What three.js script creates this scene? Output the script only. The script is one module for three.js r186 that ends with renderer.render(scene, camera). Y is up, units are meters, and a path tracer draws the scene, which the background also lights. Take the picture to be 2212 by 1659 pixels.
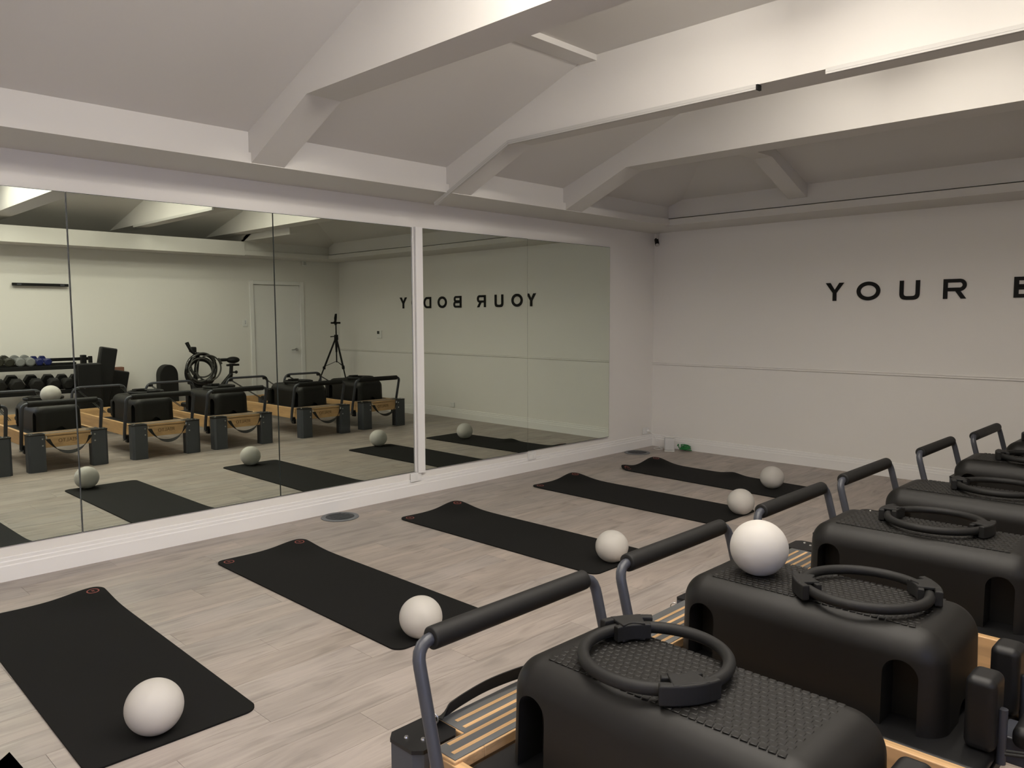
import * as THREE from 'three';
import { RoundedBoxGeometry } from 'three/addons/geometries/RoundedBoxGeometry.js';
import { mergeGeometries, mergeVertices, toCreasedNormals } from 'three/addons/utils/BufferGeometryUtils.js';
import { FontLoader } from 'three/addons/loaders/FontLoader.js';
import { TextGeometry } from 'three/addons/geometries/TextGeometry.js';
import { RectAreaLightUniformsLib } from 'three/addons/lights/RectAreaLightUniformsLib.js';
import { Brush, Evaluator, SUBTRACTION } from 'three-bvh-csg';

RectAreaLightUniformsLib.init();
// Units: metres. Mirror wall is x = 0, lettered wall is z = 0, floor y = 0.
const scene = new THREE.Scene();
const renderer = new THREE.WebGLRenderer({ antialias: true });
renderer.toneMapping = THREE.LinearToneMapping;
renderer.toneMappingExposure = 1.0;
renderer.shadowMap.enabled = true;

// ---------- camera ----------
const camera = new THREE.PerspectiveCamera(2 * Math.atan(829.5 / 1678.16) * 180 / Math.PI, 2212 / 1659, 0.05, 60);
{
  const yaw = 0.772088, pitch = -0.084771, roll = -0.0034936;
  const f = new THREE.Vector3(-Math.sin(yaw) * Math.cos(pitch), Math.sin(pitch), -Math.cos(yaw) * Math.cos(pitch));
  const r0 = new THREE.Vector3(Math.cos(yaw), 0, -Math.sin(yaw)), u0 = new THREE.Vector3().crossVectors(r0, f);
  const r = r0.clone().multiplyScalar(Math.cos(roll)).addScaledVector(u0, Math.sin(roll));
  const u = u0.clone().multiplyScalar(Math.cos(roll)).addScaledVector(r0, -Math.sin(roll));
  camera.position.set(5.13845, 1.5, 7.63329);
  camera.quaternion.setFromRotationMatrix(new THREE.Matrix4().makeBasis(r, u, f.clone().negate()));
  scene.add(camera);
}
// ---------- sky outside the added window, lamps ----------
scene.background = new THREE.Color().setRGB(0.45, 0.55, 1.0);
scene.backgroundIntensity = 7;
const LAMP = new THREE.Color().setRGB(1.0, 0.93, 0.83), LAMP_NITS = 34;
// ceiling battens in the bays between the tie beams: centre z, length, relative strength
const BAYS = [[3.05, .62, .85], [4.60, .78, 1.15], [5.98, 1.1, 1.15], [7.58, 1.1, .95]];

// ---------- helpers ----------
let seed = 7;
const rnd = () => { seed = (seed * 1664525 + 1013904223) >>> 0; return seed / 4294967296; };
const V = (x, y, z) => new THREE.Vector3(x, y, z);
const used = {};
const numbered = (n) => { const k = used[n] = (used[n] ?? -1) + 1; return k ? `${n}_${String(k).padStart(3, '0')}` : n; };
function M(rgb, rough = 0.6, o = {}) {
  const m = new THREE.MeshPhysicalMaterial({ roughness: rough, metalness: 0, ...o });
  m.color.setRGB(...rgb); return m;
}
function put(name, geo, mat, parent) {
  const m = new THREE.Mesh(geo, mat); m.name = name; m.castShadow = m.receiveShadow = true; parent.add(m); return m;
}
function thing(name, label, category, pos = [0, 0, 0], turn = 0, group) {
  const g = new THREE.Group(); g.name = numbered(name); g.position.set(...pos); g.rotation.y = turn;
  g.userData = { label, category }; if (group) g.userData.group = group; scene.add(g); return g;
}
function dup(src, label, pos, turn = 0) {
  const c = src.clone(); c.name = numbered(src.name.replace(/_\d+$/, '')); c.userData = { ...src.userData, label };
  c.position.set(...pos); c.rotation.y = turn; scene.add(c); return c;
}
function struct(name, parent = scene) { const g = new THREE.Group(); g.name = name; g.userData.kind = 'structure'; parent.add(g); return g; }
function sbox(name, a, b, mat, parent = scene) {           // a structure box between two corners
  const m = put(name, cube(a, b), mat, parent); if (parent === scene) m.userData.kind = 'structure'; return m;
}
function cube(a, b, r = 0, s = 2) {
  const w = Math.abs(b[0] - a[0]), h = Math.abs(b[1] - a[1]), d = Math.abs(b[2] - a[2]);
  const g = r ? new RoundedBoxGeometry(w, h, d, s, Math.min(r, w / 2.01, h / 2.01, d / 2.01)) : new THREE.BoxGeometry(w, h, d);
  return g.translate((a[0] + b[0]) / 2, (a[1] + b[1]) / 2, (a[2] + b[2]) / 2);
}
function rod(a, b, r, r2 = r, seg = 12) {
  const d = V(...b).sub(V(...a)), g = new THREE.CylinderGeometry(r2, r, d.length(), seg);
  g.applyQuaternion(new THREE.Quaternion().setFromUnitVectors(V(0, 1, 0), d.clone().normalize()));
  return g.translate((a[0] + b[0]) / 2, (a[1] + b[1]) / 2, (a[2] + b[2]) / 2);
}
function bent(pts, r, bend = 0.05, seg = 48, rad = 10) {    // a tube along straight runs with rounded corners
  const p = pts.map((q) => V(...q)), path = new THREE.CurvePath(); let at = p[0];
  for (let i = 1; i < p.length - 1; i++) {
    const a = p[i].clone().add(p[i - 1].clone().sub(p[i]).setLength(bend)), b = p[i].clone().add(p[i + 1].clone().sub(p[i]).setLength(bend));
    path.add(new THREE.LineCurve3(at, a)); path.add(new THREE.QuadraticBezierCurve3(a, p[i], b)); at = b;
  }
  path.add(new THREE.LineCurve3(at, p[p.length - 1]));
  return new THREE.TubeGeometry(path, seg, r, rad, false);
}
const curve = (pts, r, seg = 40, rad = 8, closed = false) => new THREE.TubeGeometry(new THREE.CatmullRomCurve3(pts.map((p) => V(...p)), closed), seg, r, rad, closed);
function extrude(pts, depth, bevel = 0) {                   // an outline in x,y pushed along +z
  const s = new THREE.Shape(pts.map((p) => new THREE.Vector2(...p)));
  return new THREE.ExtrudeGeometry(s, { depth, bevelEnabled: bevel > 0, bevelSize: bevel, bevelThickness: bevel, bevelSegments: 2, curveSegments: 16 });
}
function merge(list) { return mergeGeometries(list.map((g) => { const n = g.index ? g.toNonIndexed() : g; for (const k of Object.keys(n.attributes)) if (!['position', 'normal', 'uv'].includes(k)) n.deleteAttribute(k); return n; })); }
function slab(q, up) {                                      // a plate with four corners q (seen from below) and thickness up
  const v = [], t = q.map((p) => [p[0], p[1] + up, p[2]]), quad = (a, b, c, d) => v.push(...a, ...b, ...c, ...a, ...c, ...d);
  quad(q[0], q[1], q[2], q[3]); quad(t[3], t[2], t[1], t[0]);
  for (let i = 0; i < 4; i++) { const j = (i + 1) % 4; quad(q[j], q[i], t[i], t[j]); }
  const g = new THREE.BufferGeometry(); g.setAttribute('position', new THREE.Float32BufferAttribute(v, 3));
  g.setAttribute('uv', new THREE.Float32BufferAttribute(new Float32Array(v.length / 3 * 2), 2)); g.computeVertexNormals(); return g;
}
// value noise for the computed textures
const hash = (x, y, s) => { let h = (x * 374761393 + y * 668265263 + s * 974634777) | 0; h = Math.imul(h ^ (h >>> 13), 1274126177); return ((h ^ (h >>> 16)) >>> 0) / 4294967296; };
function noise(x, y, s) {
  const i = Math.floor(x), j = Math.floor(y), u = x - i, v = y - j, a = u * u * (3 - 2 * u), b = v * v * (3 - 2 * v);
  return (hash(i, j, s) * (1 - a) + hash(i + 1, j, s) * a) * (1 - b) + (hash(i, j + 1, s) * (1 - a) + hash(i + 1, j + 1, s) * a) * b;
}
function texture(w, h, fn) {
  const d = new Uint8Array(w * h * 4);
  for (let y = 0; y < h; y++) for (let x = 0; x < w; x++) { const c = fn(x / w, y / h), k = (y * w + x) * 4; d[k] = c[0]; d[k + 1] = c[1]; d[k + 2] = c[2]; d[k + 3] = 255; }
  const t = new THREE.DataTexture(d, w, h); t.colorSpace = THREE.SRGBColorSpace; t.magFilter = THREE.LinearFilter; t.minFilter = THREE.LinearMipmapLinearFilter; t.generateMipmaps = true;
  t.wrapS = t.wrapT = THREE.RepeatWrapping; t.needsUpdate = true; return t;
}
function grain(base, amount, s, w = 192, h = 768, across = 26, along = 5) {
  return texture(w, h, (u, v) => {
    const warp = noise(u * 4, v * 5, s + 9) * 0.3;
    const fine = noise((u + warp * .2) * across * 2.4, v * along * 3.2, s) - .5, mid = noise((u + warp) * across * .45, v * along * 1.2, s + 1) - .5;
    const streak = Math.max(0, noise((u + warp) * 9, v * along * 1.5, s + 2) - .64) * 2.4, fleck = Math.max(0, noise((u + warp * .5) * 22, v * along * 4.5, s + 4) - .74) * 2, wide = noise(u * 1.8, v * 3.2, s + 3) - .5;
    const k = 1 + amount * (fine * .32 + mid * .62 + wide * .95) - amount * (streak * 1.15 + fleck * .8);
    return base.map((c, i) => Math.max(0, Math.min(255, c * k - (i === 2 ? amount * streak * 8 : 0))));
  });
}

// ---------- materials ----------
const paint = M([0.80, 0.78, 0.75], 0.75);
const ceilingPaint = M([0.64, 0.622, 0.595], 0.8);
const trimPaint = M([0.83, 0.82, 0.81], 0.4);
const blackFoam = M([0.0085, 0.0083, 0.008], 0.6, { specularIntensity: .7 });
const boxPlastic = M([0.0075, 0.007, 0.0062], 0.5, { specularIntensity: .75 });
const blackVinyl = M([0.0075, 0.0075, 0.008], 0.45, { specularIntensity: .8 });
const blackStrap = M([0.008, 0.008, 0.008], 0.75);
const slate = M([0.052, 0.056, 0.070], 0.36);
const slateLeg = M([0.058, 0.064, 0.077], 0.55);
const steel = M([0.62, 0.62, 0.62], 0.3, { metalness: 1 });
const gripGrey = M([0.115, 0.118, 0.118], 0.8);
const whitePlastic = M([0.78, 0.78, 0.77], 0.35);
const inkBlack = M([0.005, 0.005, 0.005], 0.6, { specularIntensity: .5 });
const matRubber = M([0.0055, 0.0053, 0.0052], 0.85, { specularIntensity: .45 });
const logoRed = M([0.26, 0.055, 0.04], 0.6);
const railWood = M([1, 1, 1], 0.45); railWood.map = grain([207, 168, 121], 0.10, 31, 128, 512, 14, 3);
const ballSkin = M([0.50, 0.48, 0.45], 0.6);

// ================= SETTING =================
const X2 = 6.5, ZF = 8.95, T = 0.15, WIN = [6.95, 8.25, 0.95, 2.3];
// ---- floor of planks ----
{
  const floor = struct('floor');
  const planks = [[162, 152, 145], [167, 156, 148], [158, 149, 143], [165, 154, 146], [161, 152, 146]].map((c, i) => { const m = M([1, 1, 1], 0.46); m.map = grain(c, 0.13, 50 + i * 7); return m; });
  put('subfloor', cube([-T, -0.12, -T], [X2 + T, -0.0035, ZF + T]), planks[1], floor);
  const PW = 0.182, PL = 1.24, geos = {};
  const geo = (w, l, flip) => {
    const k = `${w.toFixed(3)}_${l.toFixed(3)}_${flip}`; if (geos[k]) return geos[k];
    const g = new THREE.BoxGeometry(w - 0.0012, 0.012, l - 0.0012), uv = g.attributes.uv, p = g.attributes.position;
    for (let i = 0; i < uv.count; i++) uv.setXY(i, (p.getX(i) / PW + .5) * (flip & 1 ? -1 : 1), (p.getZ(i) / PL + .5) * (flip & 2 ? -1 : 1));
    return geos[k] = g;
  };
  let n = 0;
  for (let r = 0; r * PW < X2; r++) {
    const x0 = r * PW, w = Math.min(PW, X2 - x0), start = [-0.2, -0.86, -0.52, -1.1, -0.68][r % 5] - (r % 3) * 0.07;
    for (let z = start; z < 8.0; z += PL) {
      const a = Math.max(0, z), l = z + PL - a; if (l < 0.05) continue;
      const m = put(n ? `plank_${String(n).padStart(3, '0')}` : 'plank', geo(w, l, Math.floor(rnd() * 4)), planks[Math.floor(rnd() * 5)], floor);
      m.position.set(x0 + w / 2, -0.006, a + l / 2); n++;
    }
  }
}
// ---- walls ----
sbox('wall_left', [-T, 0, -T], [0, 3.32, ZF + T], paint);
sbox('wall_back', [0, 0, -T], [7.5, 3.32, 0], paint);
{
  const w = struct('wall_right');
  put('wall_panel', cube([X2, 0, 1.60], [X2 + T, 2.5, WIN[0]]), paint, w);
  put('wall_panel', cube([X2, 0, WIN[1]], [X2 + T, 2.5, ZF + T]), paint, w);
  put('wall_panel', cube([X2, 0, WIN[0]], [X2 + T, WIN[2], WIN[1]]), paint, w);
  put('wall_panel', cube([X2, WIN[3], WIN[0]], [X2 + T, 2.5, WIN[1]]), paint, w);
  put('wall_panel', cube([X2, 0, 0], [X2 + T, 2.5, 0.76]), paint, w);
  put('outer_panel', cube([7.4, 2.4, 0], [7.5, 3.32, ZF + T]), paint, w);
  put('wall_panel', cube([X2, 2.055, 0.76], [X2 + T, 2.5, 1.60]), paint, w);
}
sbox('wall_front', [-T, 0, ZF], [7.6, 3.5, ZF + T], paint);
{ // unseen window added in the long far wall to tint the mirror wall blue
  const win = struct('window_1'), z0 = WIN[0], z1 = WIN[1], y0 = WIN[2], y1 = WIN[3], zm = (z0 + z1) / 2;
  for (const z of [z0, zm - .025, z1 - .05]) put('added_window_frame', cube([X2 + .04, y0, z], [X2 + .1, y1, z + .05]), trimPaint, win);
  for (const y of [y0, y1 - .05]) put('added_window_frame', cube([X2 + .045, y, z0], [X2 + .095, y + .05, z1]), trimPaint, win);
  const glass = M([1, 1, 1], 0.0, { transmission: 1, thickness: 0, ior: 1.5 }), w = zm - z0 - .075;
  for (const z of [z0 + .05, zm + .025]) put('pane', cube([X2 + .066, y0 + .05, z], [X2 + .072, y1 - .05, z + w]), glass, win);
}
// ---- ceiling: soffit ring, lip, riser, slopes, flat centre, tie beams ----
const beamZ = [2.234, 3.617, 5.238, 7.16, 8.75];             // faces turned to the camera side
{
  const c = struct('ceiling');
  const d = 0.56, yS = 2.46, yL = 2.525, yR = 2.655, xF = 1.86, yF = 3.16, R = X2 - d;
  // mirror side
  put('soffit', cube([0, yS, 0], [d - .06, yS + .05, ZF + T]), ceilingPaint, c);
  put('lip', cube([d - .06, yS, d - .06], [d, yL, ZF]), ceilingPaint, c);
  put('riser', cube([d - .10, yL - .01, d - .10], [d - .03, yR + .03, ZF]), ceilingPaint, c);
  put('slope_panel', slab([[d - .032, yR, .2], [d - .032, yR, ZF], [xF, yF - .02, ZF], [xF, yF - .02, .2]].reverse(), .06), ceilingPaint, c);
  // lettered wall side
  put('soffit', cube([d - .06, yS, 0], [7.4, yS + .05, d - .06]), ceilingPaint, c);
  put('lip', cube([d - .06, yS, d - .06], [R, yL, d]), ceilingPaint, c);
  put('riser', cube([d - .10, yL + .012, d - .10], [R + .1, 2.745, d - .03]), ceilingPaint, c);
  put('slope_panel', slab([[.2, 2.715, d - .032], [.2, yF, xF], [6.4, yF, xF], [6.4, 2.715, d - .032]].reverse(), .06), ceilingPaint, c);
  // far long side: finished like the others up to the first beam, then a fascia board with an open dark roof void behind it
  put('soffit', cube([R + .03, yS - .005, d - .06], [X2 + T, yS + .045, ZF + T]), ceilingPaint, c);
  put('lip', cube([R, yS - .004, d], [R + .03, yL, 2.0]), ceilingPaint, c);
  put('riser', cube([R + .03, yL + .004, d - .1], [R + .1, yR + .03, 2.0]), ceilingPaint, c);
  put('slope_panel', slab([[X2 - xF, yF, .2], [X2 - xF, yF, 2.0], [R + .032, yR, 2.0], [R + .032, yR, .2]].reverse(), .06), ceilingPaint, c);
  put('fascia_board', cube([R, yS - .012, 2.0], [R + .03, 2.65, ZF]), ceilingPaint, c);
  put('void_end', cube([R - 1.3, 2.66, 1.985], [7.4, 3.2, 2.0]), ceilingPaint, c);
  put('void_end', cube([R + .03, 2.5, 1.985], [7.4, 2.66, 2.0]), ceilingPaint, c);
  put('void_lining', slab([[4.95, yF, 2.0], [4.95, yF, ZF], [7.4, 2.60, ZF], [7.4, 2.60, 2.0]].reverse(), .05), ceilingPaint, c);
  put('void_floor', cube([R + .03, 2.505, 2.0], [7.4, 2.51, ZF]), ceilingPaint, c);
  // flat centre
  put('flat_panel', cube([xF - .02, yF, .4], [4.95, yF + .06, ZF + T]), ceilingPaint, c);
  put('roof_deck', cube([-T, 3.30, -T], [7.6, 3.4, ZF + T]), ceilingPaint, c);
  // tie beams with a haunch at the mirror side
  const bt = 0.225, yB = 2.75, s = (yB - 2.47) / (1.215 - d);
  const prof = [[d - .09, 2.4595], [d - .01, 2.4595], [1.215, yB], [7.3, yB], [7.3, 2.9], [4.95, yF + .04], [xF - .1, yF + .04], [d - .09, yR + .02]];
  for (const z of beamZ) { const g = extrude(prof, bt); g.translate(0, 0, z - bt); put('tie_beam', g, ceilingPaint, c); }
  // purlins between the beams along the edge of the flat centre
  for (let i = 0; i < beamZ.length - 1; i++) put('purlin', cube([1.85, 3.124, beamZ[i]], [1.985, yF + .02, beamZ[i + 1] - bt]), ceilingPaint, c);
  // end purlin with its own haunch down to the lettered wall side
  { const g = extrude([[d - .09, 2.60], [d, 2.60], [1.25, 2.86], [2.01, 2.86], [2.01, 3.17], [1.7, 3.17], [d - .09, 2.74]], .17); g.rotateY(-Math.PI / 2); g.translate(2.02, 0, 0); put('purlin', g, ceilingPaint, c); }
}
// ---- baseboards, chair rail, door ----
function baseboard(name, len) {
  const g = extrude([[0, 0], [0.016, 0], [0.016, 0.088], [0.011, 0.094], [0.011, 0.112], [0.007, 0.118], [0.007, 0.136], [0, 0.14]], len);
  const m = new THREE.Mesh(g, trimPaint); m.name = name; m.castShadow = m.receiveShadow = true; m.userData.kind = 'structure'; scene.add(m); return m;
}
baseboard('baseboard_left', ZF);
{ const b = baseboard('baseboard_back', X2); b.rotation.y = -Math.PI / 2; b.scale.x = 1; b.position.set(X2, 0, 0); b.rotation.y = -Math.PI / 2; b.geometry = b.geometry.clone(); }
{ const b = baseboard('baseboard_right', ZF - 1.67); b.rotation.y = Math.PI; b.position.set(X2, 0, ZF); }
{
  const t = struct('trim_1');
  put('rail', cube([0, .954, 0], [X2, .986, .008], .003), paint, t);
  for (const y of [.958, .976]) put('rail_bead', cube([0, y, .004], [X2, y + .006, .016], .002), paint, t);
}
{
  const dr = struct('door_1');
  put('door_leaf', cube([X2 + .02, .008, .768], [X2 + .06, 2.045, 1.592], .003), trimPaint, dr);
  put('door_frame', cube([X2 - .016, 0, .70], [X2 + .03, 2.11, .764], .004), trimPaint, dr);
  put('door_frame', cube([X2 - .016, 0, 1.596], [X2 + .03, 2.11, 1.66], .004), trimPaint, dr);
  put('door_frame', cube([X2 - .0155, 2.05, .764], [X2 + .03, 2.1095, 1.596], .004), trimPaint, dr);
  put('door_back', cube([X2 + .062, 0, .74], [X2 + T, 2.06, 1.62]), paint, dr);
  const h = put('door_handle', rod([X2 + .025, .99, .845], [X2 - .035, .99, .845], .011), steel, dr);
  put('lever', bent([[X2 - .03, .99, .845], [X2 - .045, .99, .86], [X2 - .045, .985, .965]], .009, .01), steel, h);
  put('rose', rod([X2 + .019, .99, .845], [X2 + .008, .99, .845], .026, .026, 20), steel, h);
}

// ================= MIRROR WALL =================
const silver = M([0.765, 0.825, 0.735], 0.0, { metalness: 1 }), glassEdge = M([0.03, 0.04, 0.035], 0.3);
function mirror(z0, z1, label, eps = 0) {
  const w = z1 - z0, t = thing('mirror_panel', label, 'mirror', [0.012 + (eps ? .012 : 0), 0.205, (z0 + z1) / 2], -eps, 'mirror panels along the wall');
  put('glass_sheet', cube([-.006, 0, -w / 2 + .002], [0, 2.045, w / 2 - .002]), glassEdge, t);
  put('reflective_face', cube([-.0002, .003, -w / 2 + .0048], [.0006, 2.042, w / 2 - .0048]), silver, t);
}
mirror(6.132, 7.46, 'tall frameless mirror panel cut off by the left edge of the picture');
mirror(4.803, 6.132, 'tall frameless mirror panel reflecting the dumbbell rack, bike and first three reformers');
mirror(3.556, 4.803, 'tall frameless mirror panel reflecting the tripod, left of the white strip');
mirror(2.172, 3.452, 'tall frameless mirror panel right of the white strip reflecting reversed letters', 0.0165);
mirror(0.88, 2.172, 'rightmost tall frameless mirror panel, nearest the room corner', 0.0165);
{
  const t = thing('cover_strip', 'white vertical cover strip with a black gap between the mirror panels', 'trim');
  put('strip', cube([0, .19, 3.455], [.036, 2.256, 3.528], .002), trimPaint, t);
  put('thin_strip', cube([0, .205, 3.541], [.024, 2.25, 3.553], .001), trimPaint, t);
}
const channelGrey = M([.50, .49, .47], .5);
// light channel fixed to the second tie beam
function channel(label, pts) {
  const t = thing('light_channel', label, 'light strip', [0, 0, 0], 0, 'white strips along the beam edge'), zf = 3.618;
  for (let i = 0; i < pts.length - 1; i++) {
    const a = pts[i], b = pts[i + 1], L = Math.hypot(b[0] - a[0], b[1] - a[1]), ang = Math.atan2(b[1] - a[1], b[0] - a[0]);
    const g = cube([0, -.034, 0], [L, -.004, .022], .002).rotateZ(ang).translate(a[0], a[1], zf); put('channel', g, channelGrey, t);
    put('diffuser', cube([0, -.024, .022], [L, -.022, .0228]).rotateZ(ang).translate(a[0], a[1], zf), M([.36, .35, .34], .5), t);
    put('gap_shade_strip', cube([0, -.004, 0], [L, -.0005, .003]).rotateZ(ang).translate(a[0], a[1], zf), inkBlack, t);  // black strip standing in for the shaded gap above the channel
  }
  const e = pts[pts.length - 1]; put('end_cap', cube([e[0], e[1] - .034, zf - .02], [e[0] + .012, e[1] - .006, zf + .02]), inkBlack, t);
  return t;
}
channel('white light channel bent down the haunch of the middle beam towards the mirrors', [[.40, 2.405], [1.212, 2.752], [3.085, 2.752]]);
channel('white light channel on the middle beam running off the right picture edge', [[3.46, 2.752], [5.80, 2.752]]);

// ================= CEILING LAMPS (above the frame) =================
const diffuser = M([.9, .9, .88], .5); diffuser.emissive.setRGB(1, .9, .78); diffuser.emissiveIntensity = 2;
const where = ['between the two far beams', 'between the middle beam and the left beam', 'over the nearest reformer', 'behind the camera'], side = ['on the mirror side', 'in the middle', 'on the door side'];
BAYS.forEach(([z, len, k], i) => [3.35, 4.2, 5.0].forEach((x, j) => {
  const t = thing('ceiling_light', `white ceiling batten ${where[i]}, ${side[j]}`, 'lamp', [x, 3.16, z], 0, 'ceiling battens');
  put('base', cube([-.075, -.018, -len / 2], [.075, 0, len / 2], .004), whitePlastic, t);
  put('diffuser', cube([-.068, -.105, -len / 2 + .01], [.068, -.018, len / 2 - .01], .012, 3), diffuser, t);
  const add = (w, h, px, py, rx, ry) => { const l = new THREE.RectAreaLight(LAMP, LAMP_NITS * k * [1.1, .72, .66][j], w, h); l.position.set(px, py, 0); l.rotation.set(rx, ry, 0); t.add(l); };
  add(.12, len - .04, 0, -.112, -Math.PI / 2, 0);            // underside
  add(len - .04, .085, -.075, -.062, 0, Math.PI / 2);        // flank towards the mirrors
  if (j < 2) add(len - .04, .045, .075, -.062, 0, -Math.PI / 2);        // flank towards the door wall
}));

// ================= WALL LETTERS =================
{
  const H = .173, s = .035, D = .012;
  const P = (pts) => new THREE.Shape(pts.map((p) => new THREE.Vector2(...p)));
  const ell = (w, a = 0) => { const o = new THREE.Shape(); o.absellipse(w / 2, H / 2, w / 2, H / 2 + .002, 0, Math.PI * 2); const h = new THREE.Path(); h.absellipse(w / 2, H / 2, w / 2 - s * 1.02, H / 2 - s * .95, 0, Math.PI * 2); o.holes.push(h); return [o]; };
  const bowl = (x, y0, y1, w, st) => { const o = new THREE.Shape(), r = (y1 - y0) / 2; o.moveTo(x, y0); o.lineTo(w - r, y0); o.absarc(w - r, (y0 + y1) / 2, r, -Math.PI / 2, Math.PI / 2); o.lineTo(x, y1); o.lineTo(x, y0);
    const h = new THREE.Path(), q = r - st; h.moveTo(x, y0 + st); h.lineTo(w - r, y0 + st); h.absarc(w - r, (y0 + y1) / 2, q, -Math.PI / 2, Math.PI / 2); h.lineTo(x, y1 - st); h.lineTo(x, y0 + st); o.holes.push(h); return o; };
  const Y = (w) => [P([[w / 2 - s / 2, 0], [w / 2 + s / 2, 0], [w / 2 + s / 2, H * .44], [w, H], [w - s * 1.25, H], [w / 2, H * .60], [s * 1.25, H], [0, H], [w / 2 - s / 2, H * .44]])];
  const U = (w) => { const o = new THREE.Shape(), r = w / 2 * .86; o.moveTo(0, H); o.lineTo(0, r * .8); o.bezierCurveTo(0, -.003, w * .22, -.003, w / 2, -.003); o.bezierCurveTo(w * .78, -.003, w, -.003, w, r * .8); o.lineTo(w, H); o.lineTo(w - s, H); o.lineTo(w - s, r * .8);
    o.bezierCurveTo(w - s, s * .9, w * .7, s * .9, w / 2, s * .9); o.bezierCurveTo(w * .3, s * .9, s, s * .9, s, r * .8); o.lineTo(s, H); return [o]; };
  const stem = P([[0, 0], [s, 0], [s, H], [0, H]]);
  const R = (w) => [stem, bowl(s * .9, H * .38, H, w, s * .9), P([[w * .50, H * .42], [w * .72, H * .42], [w, 0], [w - s * 1.2, 0]])];
  const B = (w) => [stem, bowl(s * .9, H * .47, H, w * .94, s * .86), bowl(s * .9, 0, H * .56, w, s * .86)];
  const Dd = (w) => [stem, bowl(s * .9, 0, H, w, s * .92)];
  const rows = [['Y', 2.002, .175, Y, 'black letter Y at the left start of the wall lettering'], ['O', 2.298, .215, ell, 'black round letter O between the wall letters Y and U'], ['U', 2.682, .172, U, 'black letter U on the wall, third letter of the first word'], ['R', 3.046, .184, R, 'black letter R ending the first word on the wall'],
    ['B', 3.583, .180, B, 'black letter B at the right picture edge starting the second word'], ['O', 3.925, .215, ell, 'black letter O of the second wall word, seen reversed in the mirror'], ['D', 4.305, .184, Dd, 'black letter D seen reversed in the mirror beside the white strip'], ['Y', 4.61, .175, Y, 'black last letter Y seen half hidden by the white strip in the mirror']];
  for (const [ch, x, w, fn, label] of rows) {
    const g = merge(fn(w).map((sh) => new THREE.ExtrudeGeometry(sh, { depth: D, bevelEnabled: false, curveSegments: 24 })));
    const t = put(numbered(`wall_letter_${ch.toLowerCase()}`), g, inkBlack, scene); t.position.set(x, 1.655, 0.0005); t.userData = { label, category: 'letter', group: 'black letters on the wall' };
  }
}

// ================= MATS AND BALLS =================
function matGeo(L, W, yf, th = .007) {
  const Rr = .055, us = [], nz = 24; for (let i = 0; i < 9; i++) us.push(Rr * (1 - Math.cos(i / 9 * Math.PI / 2))); for (let i = 0; i <= 56; i++) us.push(Rr + (L - 2 * Rr) * i / 56); for (let i = 8; i >= 0; i--) us.push(L - Rr * (1 - Math.cos(i / 9 * Math.PI / 2)));
  const nx = us.length - 1, pos = [], uv = [], idx = [], at = (i, j) => {
    const u = us[i], e = Math.min(u, L - u), hw = W / 2 - (e < Rr ? Rr - Math.sqrt(Math.max(0, Rr * Rr - (Rr - e) ** 2)) : 0), v = (j / nz * 2 - 1) * hw; return [u, v];
  };
  for (const top of [1, 0]) for (let i = 0; i <= nx; i++) for (let j = 0; j <= nz; j++) { const [u, v] = at(i, j); pos.push(u, yf(u, v) + (top ? th : 0), v); uv.push(u, v); }
  const id = (t, i, j) => (t ? 0 : (nx + 1) * (nz + 1)) + i * (nz + 1) + j;
  for (let i = 0; i < nx; i++) for (let j = 0; j < nz; j++) {
    idx.push(id(1, i, j), id(1, i, j + 1), id(1, i + 1, j + 1), id(1, i, j), id(1, i + 1, j + 1), id(1, i + 1, j));
    idx.push(id(0, i, j), id(0, i + 1, j + 1), id(0, i, j + 1), id(0, i, j), id(0, i + 1, j), id(0, i + 1, j + 1));
  }
  const side = (a, b) => idx.push(id(1, ...a), id(0, ...a), id(1, ...b), id(1, ...b), id(0, ...a), id(0, ...b));
  for (let i = 0; i < nx; i++) { side([i + 1, 0], [i, 0]); side([i, nz], [i + 1, nz]); }
  for (let j = 0; j < nz; j++) { side([0, j], [0, j + 1]); side([nx, j + 1], [nx, j]); }
  const g = new THREE.BufferGeometry(); g.setAttribute('position', new THREE.Float32BufferAttribute(pos, 3)); g.setAttribute('uv', new THREE.Float32BufferAttribute(uv, 2)); g.setIndex(idx);
  return toCreasedNormals(g, .9);
}
const sm = (a, b, x) => { const t = Math.max(0, Math.min(1, (x - a) / (b - a))); return t * t * (3 - 2 * t); };
function yogaMat(label, x, z, turn, L, W, bumps) {
  const yf = (u, v) => bumps.reduce((y, [bu, bv, ru, rv, h]) => y + h * Math.exp(-(((u - bu) / ru) ** 2) - ((v - bv) / rv) ** 2), .0005);
  const t = thing('yoga_mat', label, 'mat', [x, 0, z], turn, 'black exercise mats on the floor');
  put('sheet', matGeo(L, W, yf), matRubber, t);
  for (const v of [-W / 2 + .062, W / 2 - .062]) {           // round red print near both far corners
    const c = [.06, v], on = (g) => { const p = g.attributes.position; for (let i = 0; i < p.count; i++) { const a = p.getX(i) + c[0], b = p.getZ(i) + c[1]; p.setXYZ(i, a, yf(a, b) + .0076 + p.getY(i), b); } g.computeVertexNormals(); return g; };
    const ring = new THREE.RingGeometry(.025, .0315, 28, 1).rotateX(-Math.PI / 2), bar = new THREE.PlaneGeometry(.026, .005).rotateX(-Math.PI / 2).rotateY(.5), bar2 = new THREE.PlaneGeometry(.014, .006).rotateX(-Math.PI / 2).rotateY(-.7);
    put('printed_emblem', on(merge([ring, bar, bar2])), logoRed, t);
  }
  return t;
}
const end = (W, h) => [[0, -W / 2 + .05, .20, .16, h], [0, W / 2, .1, .2, h * .12]];
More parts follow.
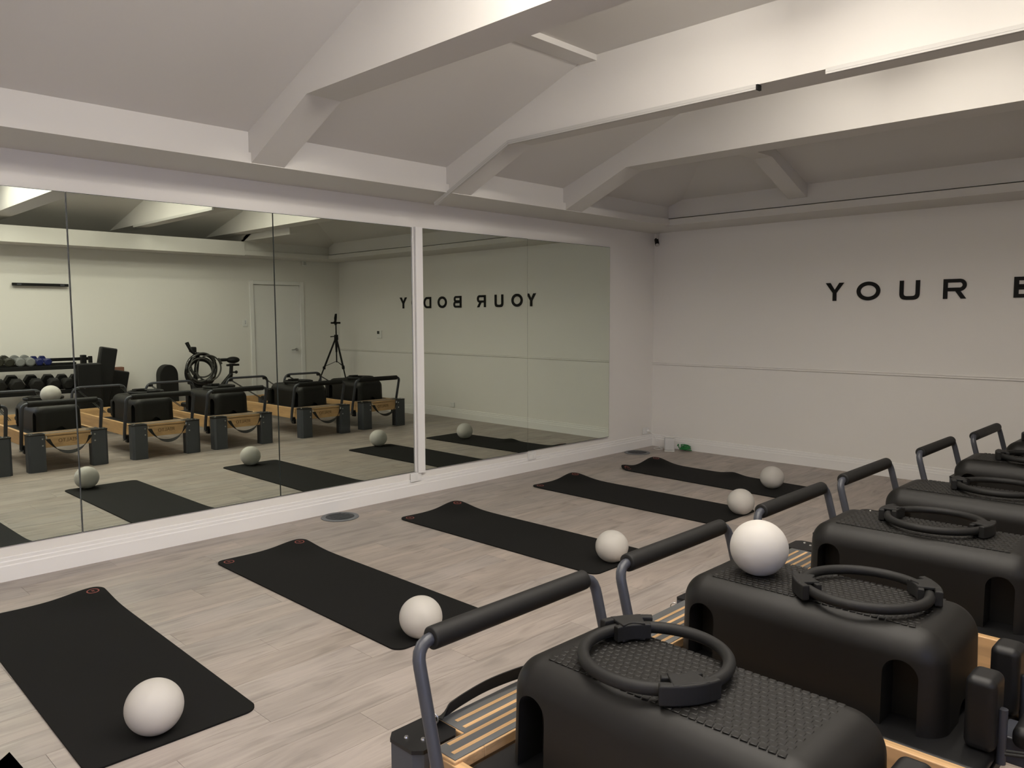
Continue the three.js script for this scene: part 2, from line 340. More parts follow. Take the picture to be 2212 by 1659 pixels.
yogaMat('black mat nearest the camera, cut off at the left edge', .585, 6.525, -.018, 1.84, .61, end(.61, .03));
yogaMat('black mat second from the left, crossed by the nearest footbar', .565, 5.258, -.004, 1.84, .61, end(.61, .028));
yogaMat('black mat in the middle of the floor, third from the left', .54, 3.835, .002, 1.86, .60, end(.60, .038));
yogaMat('fourth black mat from the left, with a curled far corner', .50, 2.33, -.02, 1.86, .60, end(.60, .042));
yogaMat('farthest black mat, nearest the lettered wall, rumpled and curled', .615, 1.165, -.06, 1.88, .58, [[.02, -.24, .17, .18, .055], [0, .25, .05, .14, .035], [.92, -.29, .1, .14, .022]]);
{ // the strap end at the lower left corner of the picture
  const t = thing('strap_end', 'pointed black strap end on the floor at the bottom left corner', 'strap', [2.115, 0, 7.012], 0);
  put('webbing', extrude([[0, 0], [.34, -.015], [.34, .33]], .012, .003).rotateX(-Math.PI / 2).scale(1, 1, -1).translate(0, .004, 0), blackStrap, t);
}
function ballGeo(r, squash) {
  const g = new THREE.SphereGeometry(r, 48, 32), p = g.attributes.position;
  for (let i = 0; i < p.count; i++) { let y = p.getY(i); const k = 1 + .012 * Math.sin(p.getX(i) * 31 + y * 17) * Math.sin(p.getZ(i) * 27); if (y < -r * squash) y = -r * squash + (y + r * squash) * .08; p.setXYZ(i, p.getX(i) * k * 1.012, y * .985, p.getZ(i) * k * 1.012); }
  g.computeVertexNormals(); return g.translate(0, r * squash * .985 + r * (1 - squash) * .08, 0);
}
const BALL = ballGeo(.1, .93);
[['soft off-white ball on the mat nearest the camera', 2.315, .0075, 6.60], ['soft off-white ball on the second mat, touching the nearest footbar in view', 2.352, .0075, 5.392], ['soft off-white ball on the middle mat beside the second footbar', 2.315, .0075, 3.858],
  ['soft off-white ball at the end of the fourth mat', 2.325, .0075, 2.25], ['soft off-white ball on the farthest mat by the lettered wall', 2.085, .0075, 1.235], ['off-white ball resting on the black box of the second reformer', 3.945, .6375, 5.215]].forEach(([label, x, y, z], i) => {
  const b = put(numbered('exercise_ball'), BALL, ballSkin, scene); b.position.set(x, y, z); b.rotation.y = i * 1.1; if (i === 5) b.scale.setScalar(.945); b.userData = { label, category: 'ball', group: 'soft exercise balls' };
});

// ================= REFORMERS =================
const font = await new FontLoader().loadAsync('fonts/droid/droid_sans_regular.typeface.json');
function legGeo(side, depth, h) {                            // chamfered upright, side = +1 / -1 in z
  const z0 = .212, z1 = .365, c = .022, o = [[0, z0 + .004], [.004, z0], [depth - c, z0], [depth, z0 + c], [depth, z1 - c], [depth - c, z1], [c, z1], [0, z1 - c]];
  const g = extrude(o.map(([x, z]) => [x, z * side]), h, 0); g.rotateX(-Math.PI / 2); g.scale(1, 1, -1);
  const p = g.index; return flipIfNeeded(g);
}
function flipIfNeeded(g) { // mirrored outlines turn inside out: rebuild winding from the signed volume
  const n = g.index ? g.toNonIndexed() : g, p = n.attributes.position; let vol = 0; const a = V(), b = V(), c = V();
  for (let i = 0; i < p.count; i += 3) { a.fromBufferAttribute(p, i); b.fromBufferAttribute(p, i + 1); c.fromBufferAttribute(p, i + 2); vol += a.dot(b.clone().cross(c)); }
  if (vol < 0) for (const k of Object.keys(n.attributes)) { const q = n.attributes[k], s = q.itemSize; for (let i = 0; i < q.count; i += 3) for (let e = 0; e < s; e++) { const t = q.array[(i + 1) * s + e]; q.array[(i + 1) * s + e] = q.array[(i + 2) * s + e]; q.array[(i + 2) * s + e] = t; } }
  n.computeVertexNormals(); return n;
}
function ribbon(pts, wdir, w, th = .003) {
  const cv = new THREE.CatmullRomCurve3(pts.map((p) => V(...p))), N = 28, pos = [], idx = [];
  for (let i = 0; i <= N; i++) { const t = i / N, p = cv.getPoint(t), d = V(...wdir(t)).normalize(), tan = cv.getTangent(t), nn = d.clone().cross(tan).normalize();
    for (const [a, b] of [[1, 1], [1, -1], [-1, -1], [-1, 1]]) { const q = p.clone().addScaledVector(d, a * w / 2).addScaledVector(nn, b * th / 2); pos.push(q.x, q.y, q.z); } }
  for (let i = 0; i < N; i++) for (let k = 0; k < 4; k++) { const a = i * 4 + k, b = i * 4 + (k + 1) % 4; idx.push(a, b, a + 4, b, b + 4, a + 4); }
  const e = N * 4; idx.push(0, 2, 1, 0, 3, 2, e, e + 1, e + 2, e, e + 2, e + 3);
  const g = new THREE.BufferGeometry(); g.setAttribute('position', new THREE.Float32BufferAttribute(pos, 3)); g.setAttribute('uv', new THREE.Float32BufferAttribute(new Float32Array(pos.length / 3 * 2), 2)); g.setIndex(idx);
  return flipIfNeeded(g);
}
const legF = [1, -1].map((s) => legGeo(s, .135, .362)), legR = [1, -1].map((s) => legGeo(s, .12, .33)), capF = [1, -1].map((s) => legGeo(s, .135, .011).scale(1.012, 1, 1.008).translate(-.001, .362, 0));
const barX = .135, barY = .668, hz = .365;
const reformerGeo = {
  footbar: bent([[.245, .20, hz], [.232, .30, hz], [barX, barY, hz], [barX, barY, -hz], [.232, .30, -hz], [.245, .20, -hz]], .0172, .055, 90, 12),
  grip: new THREE.LatheGeometry([[.0175, -.318], [.027, -.318], [.0305, -.314], [.031, -.30], [.031, .30], [.0305, .314], [.027, .318], [.0175, .318]].map((p) => new THREE.Vector2(...p)), 24).rotateX(Math.PI / 2).translate(barX, barY, 0),
  riser: bent([[2.10, .24, .325], [2.13, .45, .325], [2.10, .648, .315], [2.10, .648, -.315], [2.13, .45, -.325], [2.10, .24, -.325]], .0165, .1, 90, 10),
};
const railSide = (z) => cube([.04, .225, z - .016], [2.26, .362, z + .016], .004);
const textGeo = (() => { const g = new TextGeometry('RIALTO', { font, size: .036, depth: .0012, curveSegments: 4 }); g.computeBoundingBox(); const b = g.boundingBox; g.translate(-(b.min.x + b.max.x) / 2, 0, 0); g.scale(1.12, 1, 1); g.rotateY(-Math.PI / 2); return g; })();
const engraved = M([.16, .09, .035], .7);
const strapHang = ribbon([[-.012, .325, .195], [-.02, .27, .165], [-.024, .205, .10], [-.026, .178, 0], [-.024, .205, -.10], [-.02, .27, -.165], [-.012, .325, -.195]], (t) => [.35 + .5 * Math.sin(Math.PI * t), .75 * Math.sin(Math.PI * t), Math.cos(Math.PI * t)], .042);
const strapTop = ribbon([[.062, .392, .236], [.05, .394, .19], [.04, .398, .12], [.04, .405, .02], [.05, .402, -.12], [.062, .392, -.236]], (t) => { const k = Math.min(1, Math.sin(t * Math.PI) * 1.6); return [.9 - k * .5, .25 + k * .8, .0]; }, .048);
function reformer(label, zc, dx, slackStrap) {
  const t = thing('pilates_reformer', label, 'reformer', [3.48 + dx, 0, zc], 0, 'row of pilates reformers');
  [1, -1].forEach((s, i) => {
    const l = put('leg', legF[i], slateLeg, t); put('leg_cap', capF[i], blackVinyl, l);
    for (const y of [.328, .262]) put('bolt', rod([.002, y, s * .238], [-.007, y, s * .238], .0085, .0065, 12), steel, l);
    for (const [x, z] of [[.05, .335], [.09, .31]]) put('bolt', rod([x, .372, s * z], [x, .3765, s * z], .007, .005, 10), steel, l);
    const q = put('leg', legR[i], slateLeg, t); q.position.x = 2.14;
    put('side_rail', railSide(s * .309), railWood, t);
    put('pivot_bracket', cube([.215, .165, s * .33 - .012], [.275, .25, s * .33 + .02], .006), blackVinyl, t);
    put('pivot_arm', rod([.245, .20, s * .34], [.245, .20, s * .385], .014), steel, t);
    put('shoulder_rest', new RoundedBoxGeometry(.075, .2, .105, 4, .022).translate(1.168, .455, s * .13), blackVinyl, t);
    put('shoulder_post', rod([1.212, .32, s * .13], [1.212, .47, s * .13], .012), slate, t);
    for (const e of [0, .018]) put('rope', rod([2.10, .62, s * (.25 + e)], [1.24, .40, s * (.215 + e)], .0042, .0042, 6), blackStrap, t);
    put('pulley', rod([2.09, .622, s * .24], [2.09, .622, s * .285], .022, .022, 16), blackVinyl, t);
    put('strap_ring', new THREE.TorusGeometry(.014, .0025, 8, 20).rotateY(.4).translate(slackStrap ? .055 : -.004, slackStrap ? .392 : .337, s * (slackStrap ? .243 : .203)), steel, t);
  });
  const er = put('end_rail', cube([.036, .232, -.293], [.062, .352, .293], .003), railWood, t);
  const tx = put('lettering', textGeo, engraved, er); tx.position.set(.0361, .277, 0);
  put('rear_rail', cube([2.20, .225, -.293], [2.228, .362, .293], .003), railWood, t);
  const pf = put('foot_platform', cube([.036, .340, -.215], [.232, .3705, .215], .003), railWood, t);
  put('platform_end', cube([.14, .340, .2155], [.232, .3703, .322], .003), railWood, pf); put('platform_end', cube([.14, .340, -.322], [.232, .3703, -.2155], .003), railWood, pf);
  put('grip_surface', merge([cube([.040, .3705, -.209], [.226, .3725, .209]), cube([.146, .3705, .209], [.226, .3725, .316]), cube([.146, .3705, -.316], [.226, .3725, -.209])]), gripGrey, pf);
  for (const [x, z] of [[.083, .185], [.123, .192], [.158, .28], [.198, .30]]) put('wood_inlay', cube([x - .0065, .3723, -z], [x + .0065, .3735, z], .003), railWood, pf);
  const fb = put('footbar', reformerGeo.footbar, slate, t); put('foam_grip', reformerGeo.grip, blackFoam, fb);
  put('cross_board', cube([.185, .232, -.292], [.207, .3395, .292], .003), railWood, t);
  put('spring_bar', cube([.22, .255, -.29], [.24, .285, .29], .004), slate, t);
  for (let k = -2; k <= 2; k++) put('spring', rod([.23, .262, k * .1], [.42, .262, k * .1], .011, .011, 8), k % 2 ? steel : slate, t);
  put('carriage_frame', cube([.28, .275, -.27], [1.2, .313, .27], .006), blackVinyl, t);
  put('carriage_pad', cube([.245, .313, -.288], [1.20, .3555, .288], .02, 4), blackVinyl, t);
  put('headrest', cube([1.23, .365, -.125], [1.50, .425, .125], .024, 4), blackVinyl, t);
  put('headrest_support', cube([1.19, .29, -.06], [1.42, .365, .06], .006), slate, t);
  put('riser_arch', reformerGeo.riser, slate, t);
  put('foot_strap', slackStrap ? strapTop : strapHang, blackStrap, t);
  return t;
}
const RZ = [6.06, 5.195, 4.22, 3.325, 2.19, 1.235], RX = [0, 0, 0, 0, .03, .09];
['nearest pilates reformer, its wooden foot platform in view at the bottom', 'second pilates reformer, the one carrying a white ball on its box', 'third pilates reformer from the camera with timber rails', 'fourth pilates reformer from the camera, in front of the exercise bike in the mirror', 'fifth pilates reformer from the camera, second from the lettered wall', 'farthest pilates reformer, closest to the lettered wall'].forEach((label, i) => reformer(label, RZ[i], RX[i], i === 0));

// ---- sitting boxes ----
const boxGeo = (() => {
  const L = .835, W = .435, Hh = .28, g = new RoundedBoxGeometry(L, Hh + .18, W, 8, .085).translate(0, Hh / 2 - .09, 0), p = g.attributes.position;
  for (let i = 0; i < p.count; i++) { const k = 1 - .045 * Math.max(0, p.getY(i)) / Hh; p.setX(i, p.getX(i) * (1 - .02 * Math.max(0, p.getY(i)) / Hh)); p.setZ(i, p.getZ(i) * k); }
  const ev = new Evaluator(); ev.attributes = ['position', 'normal', 'uv'];
  const B = (q) => { const b = new Brush(q); b.updateMatrixWorld(); return b; };
  let r = ev.evaluate(B(g), B(new THREE.BoxGeometry(2, .4, 2).translate(0, -.2, 0)), SUBTRACTION);
  const arch = (w, h) => { const s = new THREE.Shape(); s.moveTo(-w / 2, -.05); s.lineTo(w / 2, -.05); s.lineTo(w / 2, h - w / 2); s.absarc(0, h - w / 2, w / 2, 0, Math.PI); s.lineTo(-w / 2, -.05); return new THREE.ExtrudeGeometry(s, { depth: .13, bevelEnabled: false, curveSegments: 14 }); };
  for (const x of [-.315, .305]) for (const z of [W / 2 - .10, -W / 2 - .03]) r = ev.evaluate(r, B(arch(.094, .20).translate(x, 0, z)), SUBTRACTION);
  for (const x of [L / 2 - .06, -L / 2 - .07]) r = ev.evaluate(r, B(arch(.10, .05).rotateY(Math.PI / 2).translate(x, 0, 0)), SUBTRACTION);
  return r.geometry;
})();
const treadGeo = (() => {
  const list = [], h = .0016;
  for (let i = -15; i <= 15; i++) for (let j = -7; j <= 7; j++)
    list.push(new THREE.CylinderGeometry(.0098, .0118, h, 4, 1, false).rotateY(Math.PI / 4).scale(1, 1, .92).rotateY(.1).translate(i * .0205 + (j & 1 ? .004 : -.004), .28 + h / 2 - .0002, j * .0200).toNonIndexed());
  return merge(list);
})();
const boxLabels = ['black molded box on the nearest reformer, at the bottom edge', 'black molded box carrying the white ball and a ring', 'black molded box on the third reformer from the camera', 'black molded box on the fourth reformer from the camera', 'black molded box on the fifth reformer from the camera', 'black molded box on the farthest reformer by the lettered wall'];
const BX = [4.185, 4.155, 4.18, 4.18, 4.20, 4.27], BT = [-.02, 0, .015, 0, .02, 0];
boxLabels.forEach((label, i) => {
  const t = thing('sitting_box', label, 'box', [BX[i], .3558, RZ[i]], BT[i], 'black boxes on the reformers');
  put('shell', boxGeo, boxPlastic, t);
  const tr = put('non_slip_tread', treadGeo, boxPlastic, t); tr.userData.kind = 'stuff';
});
// ---- rings ----
const ringProto = (() => {
  const t = thing('pilates_ring', '', 'ring', [0, 0, 0], 0, 'black pilates rings'), R0 = .178;
  put('hoop', new THREE.TorusGeometry(R0, .0155, 16, 80).rotateX(Math.PI / 2).translate(0, .0255, 0), blackFoam, t);
  const arc = (r0, r1, a, y0, y1, bevel = .004, pinch = 0) => {                  // a curved pad lying along the hoop
    const s = new THREE.Shape(), N = 14, P = (r, q) => [r * Math.cos(q), r * Math.sin(q)];
    for (let i = 0; i <= N; i++) { const q = -a + 2 * a * i / N; s[i ? 'lineTo' : 'moveTo'](...P(r1 - pinch * Math.cos(q / a * Math.PI / 2) ** 2, q)); }
    for (let i = N; i >= 0; i--) { const q = -a + 2 * a * i / N; s.lineTo(...P(r0 + pinch * Math.cos(q / a * Math.PI / 2) ** 2, q)); }
    return new THREE.ExtrudeGeometry(s, { depth: y1 - y0 - 2 * bevel, bevelEnabled: true, bevelSize: bevel * .9, bevelThickness: bevel, bevelSegments: 3 }).rotateX(-Math.PI / 2).translate(0, y0 + bevel, 0);
  };
  for (const q of [0, Math.PI]) {
    const h = put('handle', arc(R0 + .0175, R0 + .030, .34, .001, .049, .005).rotateY(q), blackFoam, t);
    put('inner_pad', arc(R0 - .029, R0 - .0185, .30, .004, .046, .004).rotateY(q), blackFoam, h);
    put('clasp', arc(R0 - .03, R0 + .03, .20, .041, .050, .003, .008).rotateY(q), blackFoam, h);
    put('clasp', arc(R0 - .03, R0 + .03, .20, .001, .009, .003, .008).rotateY(q), blackFoam, h);
  }
  return t;
})();
[['black pilates ring on the nearest box, at the bottom of the picture', 4.09, 6.05, -.58], ['black pilates ring beside the white ball on the second box', 4.285, 5.195, .62], ['black pilates ring on the box of the third reformer', 4.195, 4.165, -.05], ['black pilates ring on the fourth box, cut by the right picture edge', 4.235, 3.27, .12], ['black pilates ring on the fifth box from the camera', 4.19, 2.19, .2], ['black pilates ring on the farthest box, by the lettered wall', 4.14, 1.235, .1]].forEach(([label, x, z, a], i) => {
  if (i === 0) { ringProto.position.set(x, .6382, z); ringProto.rotation.y = a; ringProto.userData.label = label; } else dup(ringProto, label, [x, .6382, z], a);
});

// ================= SMALL THINGS ON THE WALLS AND FLOOR =================
function socket(label, pos, turn, plug) {
  const t = thing('power_outlet', label, 'outlet', pos, turn, 'white power outlets');
  put('plate', cube([-.057, -.037, 0], [.057, .037, .011], .004), whitePlastic, t);
  for (const s of [-1, 1]) { put('socket_face', cube([s * .03 - .017, -.022, .0105], [s * .03 + .017, .01, .0125], .002), trimPaint, t); put('rocker', cube([s * .03 - .006, .014, .0105], [s * .03 + .006, .029, .0145], .002), trimPaint, t); }
  if (plug) put('plug', rod([.03, -.004, .012], [.03, -.004, .045], .018, .014, 16), whitePlastic, t);
}
socket('white double power outlet under the white cover strip', [.012, .158, 3.545], Math.PI / 2);
socket('white double power outlet under the joint of the two right mirrors', [.012, .15, 2.095], Math.PI / 2);
socket('white power outlet with a plug in the room corner', [.004, .19, .14], Math.PI / 2, true);
socket('white power outlet low on the lettered wall, seen in the mirror', [3.82, .195, .004], 0);
function vent(label, x, z) {
  const t = thing('floor_vent', label, 'vent', [x, 0, z], 0, 'round floor vents'), g1 = M([.15, .16, .175], .55), g2 = M([.022, .026, .034], .55);
  put('rim', new THREE.LatheGeometry([[.108, 0], [.142, 0], [.140, .005], [.118, .008], [.108, .006]].map((p) => new THREE.Vector2(...p)), 48), g1, t);
  put('disc', new THREE.LatheGeometry([[0, .009], [.09, .009], [.107, .006], [.108, .001], [0, .001]].map((p) => new THREE.Vector2(...p)), 48), g2, t);
  for (let k = -2; k <= 2; k++) put('slat', cube([k * .034 - .008, .0085, -.075 + Math.abs(k) * .012], [k * .034 + .008, .011, .075 - Math.abs(k) * .012], .001), g2, t);
}
vent('round dark grey floor vent against the mirror wall, left', .165, 4.40); vent('round dark grey floor vent near the room corner', .165, .53);
{
  const t = thing('speaker', 'small white speaker standing on the floor in the room corner', 'speaker', [.36, 0, .185], .6);
  put('body', cube([-.058, .010, -.055], [.058, .155, .055], .018, 4), M([.58, .58, .58], .6), t);
  put('top_plate', cube([-.056, .1548, -.053], [.056, .168, .053], .006, 3), whitePlastic, t); put('base_plate', cube([-.056, 0, -.053], [.056, .0105, .053], .004), whitePlastic, t);
  put('button', rod([0, .168, 0], [0, .171, 0], .011, .01, 16), trimPaint, t);
}
{
  const t = thing('cable', 'thin white cable coiled between the corner outlet and the speaker', 'cable');
  put('flex', curve([[.052, .186, .11], [.11, .12, .10], [.15, .03, .09], [.20, .006, .12], [.26, .006, .17], [.22, .006, .22], [.15, .007, .18], [.18, .012, .12], [.25, .01, .11], [.32, .03, .13]], .0035, 80, 6), whitePlastic, t);
}
{
  const t = thing('extension_cord', 'bundled bright green cord lying beside the white speaker', 'cord'), green = M([.012, .19, .045], .45);
  const coil = []; for (let k = 0; k < 5; k++) { const pts = []; for (let i = 0; i < 12; i++) { const a = i / 12 * Math.PI * 2 + k * .3; pts.push([.505 + Math.cos(a) * (.07 - k * .004) + (rnd() - .5) * .01, .018 + k * .011 + Math.sin(a + k) * .008, .085 + Math.sin(a) * (.035 - k * .002) + (rnd() - .5) * .006]); } coil.push(curve(pts, .0055, 60, 6, true)); }
  put('coil', merge(coil), green, t); put('tie', new THREE.TorusGeometry(.026, .006, 8, 18).rotateY(.3).translate(.50, .04, .085), green, t);
  put('lead', curve([[.435, .03, .10], [.42, .05, .09], [.41, .07, .08], [.41, .05, .10]], .005, 20, 6), green, t);
}
{
  const t = thing('security_camera', 'tiny black and white camera high in the room corner', 'camera', [.075, 2.35, .06]);
  put('bracket', rod([-.02, .11, -.06], [0, .03, 0], .012), whitePlastic, t); put('body', rod([-.015, .035, -.015], [.03, -.03, .035], .024, .024, 16), inkBlack, t); put('lens_ring', rod([.03, -.03, .035], [.034, -.036, .04], .022, .018, 16), steel, t);
}
{
  const t = thing('motion_sensor', 'small white motion sensor high on the door wall, seen in the mirror', 'sensor', [X2, 2.43, .685]);
  put('housing', cube([-.045, -.055, -.035], [0, .055, .035], .015, 3), whitePlastic, t); put('lens', cube([-.052, -.045, -.026], [-.04, .01, .026], .005), M([.5, .5, .48], .3), t);
}
{
  const t = thing('light_switch', 'white light switch plate beside the door, seen in the mirror', 'switch', [X2, 1.437, 1.75]);
  put('plate', cube([-.010, -.058, -.036], [0, .058, .036], .003), whitePlastic, t); for (const y of [.025, -.005]) put('rocker', cube([-.014, y - .011, -.006], [-.009, y + .011, .006], .002), M([.45, .48, .55], .4), t);
}
{
  const t = thing('thermostat', 'small white thermostat with dark screen on the lettered wall, mirrored', 'thermostat', [5.34, 1.24, 0]);
  put('case', cube([-.062, -.065, 0], [.062, .065, .018], .004), whitePlastic, t); put('screen', cube([-.012, .006, .0175], [.05, .055, .0195], .001), M([.05, .055, .05], .25), t);
}
{
  const t = thing('wall_bar', 'slim black bar mounted high on the far wall, seen in the mirror', 'wall bar', [X2, 1.955, 4.595]);
  put('bar', cube([-.075, -.018, -.325], [-.035, .018, .325], .004), inkBlack, t);
  for (const s of [-1, 1]) { put('bracket', cube([-.04, -.012, s * .24 - .02], [0, .012, s * .24 + .02], .002), inkBlack, t); put('fixing_plate', cube([-.0765, -.010, s * .25 - .025], [-.0745, .010, s * .25 + .025]), slate, t); }
}

// ================= EQUIPMENT ALONG THE FAR WALL (seen in the mirrors) =================
{ // dumbbell rack
  const t = thing('dumbbell_rack', 'black two-tier steel dumbbell rack along the far wall', 'rack', [0, 0, 0]);
  for (const z of [4.205, 5.85]) {
    put('upright', cube([6.16, 0, z - .03], [6.24, 1.03, z + .03], .006), inkBlack, t); put('foot', cube([6.08, 0, z - .035], [6.32, .05, z + .035], .006), inkBlack, t);
    put('tier_arm', cube([5.90, .86, z - .02], [6.2, .90, z + .02], .004), inkBlack, t); put('tier_arm', cube([5.92, .55, z - .02], [6.2, .59, z + .02], .004), inkBlack, t);
  }
  for (const [y0, y1, x0] of [[.865, .985, 5.92], [.555, .655, 5.90]]) { put('front_rail', cube([x0, y0, 4.30], [x0 + .05, y0 + .05, 5.88], .004), inkBlack, t); put('rear_rail', cube([6.262, y1 - .03, 4.10], [6.29, y1 + .012, 5.88], .004), inkBlack, t); put('support_rail', cube([6.17, y0 + .035, 4.30], [6.21, y0 + .075, 5.88], .004), inkBlack, t); }
  put('angle_bracket', cube([5.98, .93, 4.16], [6.03, 1.02, 4.20], .004), inkBlack, t);
}
function dumbbell(name, label, cat, mt, r, z, front, back, sides, group) {
  const t = thing(name, label, 'dumbbell', [0, 0, z], 0, group), a = V(...front), b = V(...back), d = b.clone().sub(a).normalize(), len = r * 1.05;
  const at = (k, p) => p.clone().addScaledVector(d, k).toArray();
  const head = (p, q) => { const g = rod(p, q, r, r, sides), e1 = rod(q, V(...q).addScaledVector(V(...q).sub(V(...p)).normalize(), r * .16).toArray(), r, r * .72, sides); return merge([g, e1]); };
  put('head', head(at(len, a), at(0, a)), mt, t); put('head', head(at(-len, b), at(0, b)), mt, t); put('handle', rod(at(len * .9, a), at(-len * .9, b), r * .33, r * .33, 12), mt === blueVinyl || mt === greyVinyl ? mt : steel, t);
}
const blueVinyl = M([.009, .016, .10], .45), greyVinyl = M([.20, .21, .21], .55), oliveBlack = M([.022, .022, .014], .5);
[[oliveBlack, 5.225, .058, 'black dumbbell on the upper rack at the left picture edge', 10], [oliveBlack, 5.11, .056, 'black dumbbell left of the grey pair on the upper rack', 10], [greyVinyl, 4.995, .054, 'left one of the grey dumbbell pair on the upper rack', 14], [greyVinyl, 4.885, .054, 'right one of the grey dumbbell pair on the upper rack', 14], [blueVinyl, 4.785, .047, 'left one of the dark blue dumbbell pair on the upper rack', 6], [blueVinyl, 4.69, .047, 'right one of the dark blue dumbbell pair on the upper rack', 6]].forEach(([m, z, r, label, n]) => dumbbell('dumbbell', label, 'dumbbell', m, r, z, [5.945, .919 + r, 0], [6.235, .949 + r, 0], n, 'dumbbells on the upper rack'));
[5.24, 5.045, 4.83, 4.635, 4.475, 4.318].forEach((z, i) => dumbbell('dumbbell', ['black hex dumbbell on the lower rack, cut by the left picture edge', 'first full black hex dumbbell on the lower rack from the left', 'second full black hex dumbbell on the lower rack from the left', 'black hex dumbbell on the lower rack above the white ball', 'black hex dumbbell on the lower rack right of the white ball', 'black hex dumbbell at the right end of the lower rack'][i], 'dumbbell', blackFoam, [.09, .088, .085, .082, .078, .074][i], z, [5.92, .605 + [.09, .088, .085, .082, .078, .074][i] * .87, 0], [6.24, .655 + [.09, .088, .085, .082, .078, .074][i] * .87, 0], 6, 'hex dumbbells on the lower rack'));
{ // padded pieces at the end of the rack
  const t = thing('padded_slab', 'square black padded slab standing against the end of the dumbbell rack', 'slab', [5.83, 0, 4.26]);
  put('pad', cube([-.045, 0, -.15], [.045, .935, .15], .02, 3), blackVinyl, t); put('stud', rod([-.044, .62, .07], [-.052, .62, .07], .012, .01, 12), steel, t);
  const p = thing('padded_board', 'tall black padded board leaning above the padded slab', 'board', [6.0, .03, 4.16]); p.rotation.x = -.19;
  put('pad', cube([-.05, 0, -.105], [.05, 1.115, .105], .02, 3), blackVinyl, p);
  const w = thing('foam_wedge', 'slanted black foam block beside the leaning padded board', 'foam block', [6.26, .03, 3.93]); w.rotation.x = -.2;
  put('block', cube([-.11, 0, -.14], [.11, .79, .10], .02, 3), blackVinyl, w);
  const c = thing('brown_box', 'reddish brown box edge showing above the foam block by the wall', 'box', [6.43, 0, 3.72]);
  put('carton', cube([-.05, 0, -.09], [.05, .835, .09], .006), M([.23, .11, .075], .8), c);
}
{ // round-topped upright
  const t = thing('arc_barrel', 'black round-topped upright barrel stood against the far wall', 'barrel', [6.2, 0, 3.10], 0), s = new THREE.Shape(), w = .118;
  s.moveTo(-w, 0); s.lineTo(w, 0); s.lineTo(w, .67); s.bezierCurveTo(w, .76, w * .6, .825, 0, .825); s.bezierCurveTo(-w * .6, .825, -w, .76, -w, .67); s.lineTo(-w, 0);
  put('body', new THREE.ExtrudeGeometry(s, { depth: .13, bevelEnabled: true, bevelSize: .012, bevelThickness: .012, bevelSegments: 3, curveSegments: 20 }).rotateY(-Math.PI / 2).translate(.1, .013, 0), blackFoam, t);
}
{ // exercise bike
  const t = thing('exercise_bike', 'black spin bike with a round flywheel parked against the far wall', 'exercise bike', [6.05, 0, 0]), k = blackVinyl;
  put('stabiliser', rod([-.2, .035, 2.12], [.2, .035, 2.12], .03, .03, 12), k, t); put('stabiliser', rod([-.2, .035, 2.88], [.2, .035, 2.88], .03, .03, 12), k, t);
  put('main_frame', merge([rod([0, .06, 2.12], [0, .40, 2.42], .035, .035, 12), rod([0, .06, 2.88], [0, .42, 2.78], .035, .035, 12), cube([-.03, .36, 2.36], [.03, .44, 2.86], .01), rod([0, .42, 2.46], [0, .68, 2.22], .032, .03, 12), rod([0, .42, 2.80], [0, 1.02, 2.72], .035, .03, 12)]), k, t);
  put('flywheel', new THREE.TorusGeometry(.20, .035, 14, 48).rotateY(Math.PI / 2).translate(-.02, .72, 2.70), k, t);
  put('flywheel_rim', new THREE.TorusGeometry(.215, .024, 10, 48).rotateY(Math.PI / 2).translate(-.055, .78, 2.70), M([.10, .10, .10], .12, { metalness: .9 }), t);
  put('seat_post', rod([0, .62, 2.235], [0, .83, 2.215], .028, .026, 12), k, t); put('seat_slider', cube([-.022, .795, 2.10], [.022, .825, 2.29], .006), k, t); put('adjuster_knob', merge([rod([0, .70, 2.20], [0, .70, 2.155], .012, .012, 10), new THREE.SphereGeometry(.024, 14, 10).translate(0, .70, 2.145)]), k, t);
  const sd = put('saddle', new THREE.SphereGeometry(.1, 24, 16).scale(.85, .5, 1).translate(0, .885, 2.19), blackFoam, t); put('saddle_nose', new THREE.CapsuleGeometry(.03, .15, 6, 14).rotateX(Math.PI / 2).scale(1, .8, 1).translate(0, .892, 2.31), blackFoam, sd);
  put('seat_clamp', cube([-.02, .825, 2.16], [.02, .858, 2.25], .006), steel, t);
  put('handlebar', merge([bent([[-.05, .99, 2.74], [-.06, 1.0, 2.80], [-.13, 1.04, 2.88], [-.13, 1.165, 2.945]], .016, .03, 40, 10), bent([[.05, .99, 2.74], [.06, 1.0, 2.74], [.1, 1.06, 2.78], [.1, 1.165, 2.825]], .016, .03, 40, 10)]), k, t);
  put('console', cube([-.06, 1.02, 2.76], [.06, 1.10, 2.83], .015, 3), k, t);
  put('pedal', cube([-.2, .34, 2.55], [-.1, .37, 2.64], .006), k, t); put('crank', rod([-.09, .42, 2.5], [-.1, .355, 2.6], .012), steel, t);
  put('chain_guard', extrude([[2.40, .34], [2.52, .30], [2.82, .44], [2.84, .56], [2.66, .62], [2.45, .50]], .05, .006).rotateY(-Math.PI / 2).translate(.02, 0, 0), k, t);
}
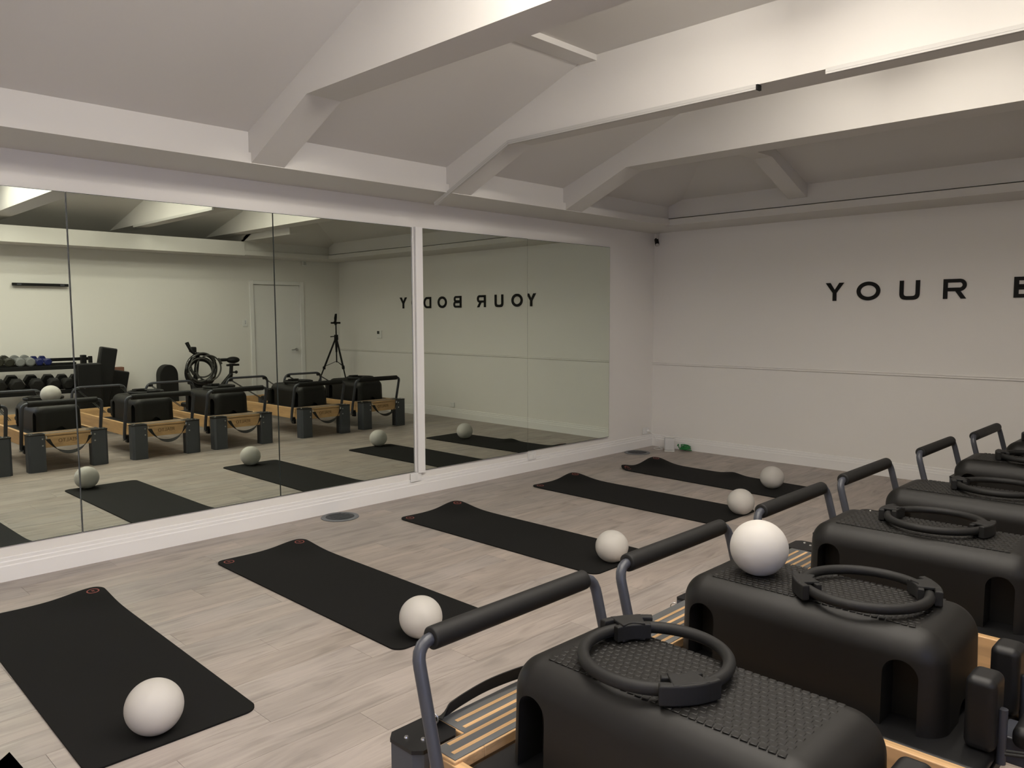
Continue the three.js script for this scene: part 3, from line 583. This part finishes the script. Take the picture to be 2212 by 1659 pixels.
{ // rings hung on the bike
  const greyFoam = M([.055, .055, .05], .5);
  [['grey pilates ring hung nearest on the bike handlebar', 5.945, .835, 2.70, .175, -.03], ['grey pilates ring hung tilted behind the first on the bike', 5.89, .79, 2.64, .185, -.03], ['thin grey pilates ring hung left on the bike', 5.86, .775, 2.77, .165, .1]].forEach(([label, x, y, z, R, tilt]) => {
    const t = thing('hanging_ring', label, 'ring', [x, y, z], tilt, 'rings hung on the bike');
    put('hoop', new THREE.TorusGeometry(R, .011, 10, 56).rotateY(Math.PI / 2), greyFoam, t);
    for (const a of [.5, .5 + Math.PI]) put('handle', cube([-.018, -.05, -.014], [.018, .05, .014], .008, 3).translate(0, 0, R + .012).rotateX(a), greyFoam, t);
  });
}
{ // tripod
  const t = thing('camera_tripod', 'slender black camera tripod in the corner by the door, mirrored', 'tripod', [5.9, 0, .47]), k = inkBlack, A = [0, 1.20, 0];
  for (const [x, z] of [[.12, .50], [.14, -.38], [-.42, -.02]]) {
    const at = (f) => [x * f, A[1] * (1 - f), z * f], l = put('leg', merge([rod(at(.03), at(.42), .014, .016, 10), rod(at(.42), at(.72), .011, .011, 10), rod(at(.72), at(1), .008, .008, 10)]), k, t);
    for (const f of [.42, .72]) put('leg_clamp', new RoundedBoxGeometry(.04, .05, .035, 2, .008).translate(...at(f)), k, l); put('foot', new THREE.SphereGeometry(.013, 10, 8).translate(x, .013, z), k, l);
    put('brace', rod([0, .80, 0], at(.40), .0045, .0045, 6), k, t);
  }
  put('centre_column', merge([rod([0, .78, 0], [0, 1.42, 0], .011, .011, 10), rod([0, 1.15, 0], [0, 1.235, 0], .035, .032, 14), rod([0, .95, 0], [0, 1.15, 0], .016, .022, 10)]), k, t);
  put('pan_handle', rod([0, 1.21, .03], [-.04, 1.205, .13], .007, .009, 8), k, t);
  const h = put('head', merge([cube([-.03, 1.415, -.075], [.03, 1.445, .085], .01), rod([0, 1.40, 0], [0, 1.46, .02], .02, .02, 12)]), k, t);
  put('phone_clamp', extrude([[-.012, 0], [.012, 0], [.022, .06], [.016, .125], [-.004, .13], [-.012, .07]], .02, .003).rotateY(-Math.PI / 2).rotateX(-.16).translate(.01, 1.45, .01), k, h);
}
renderer.render(scene, camera);
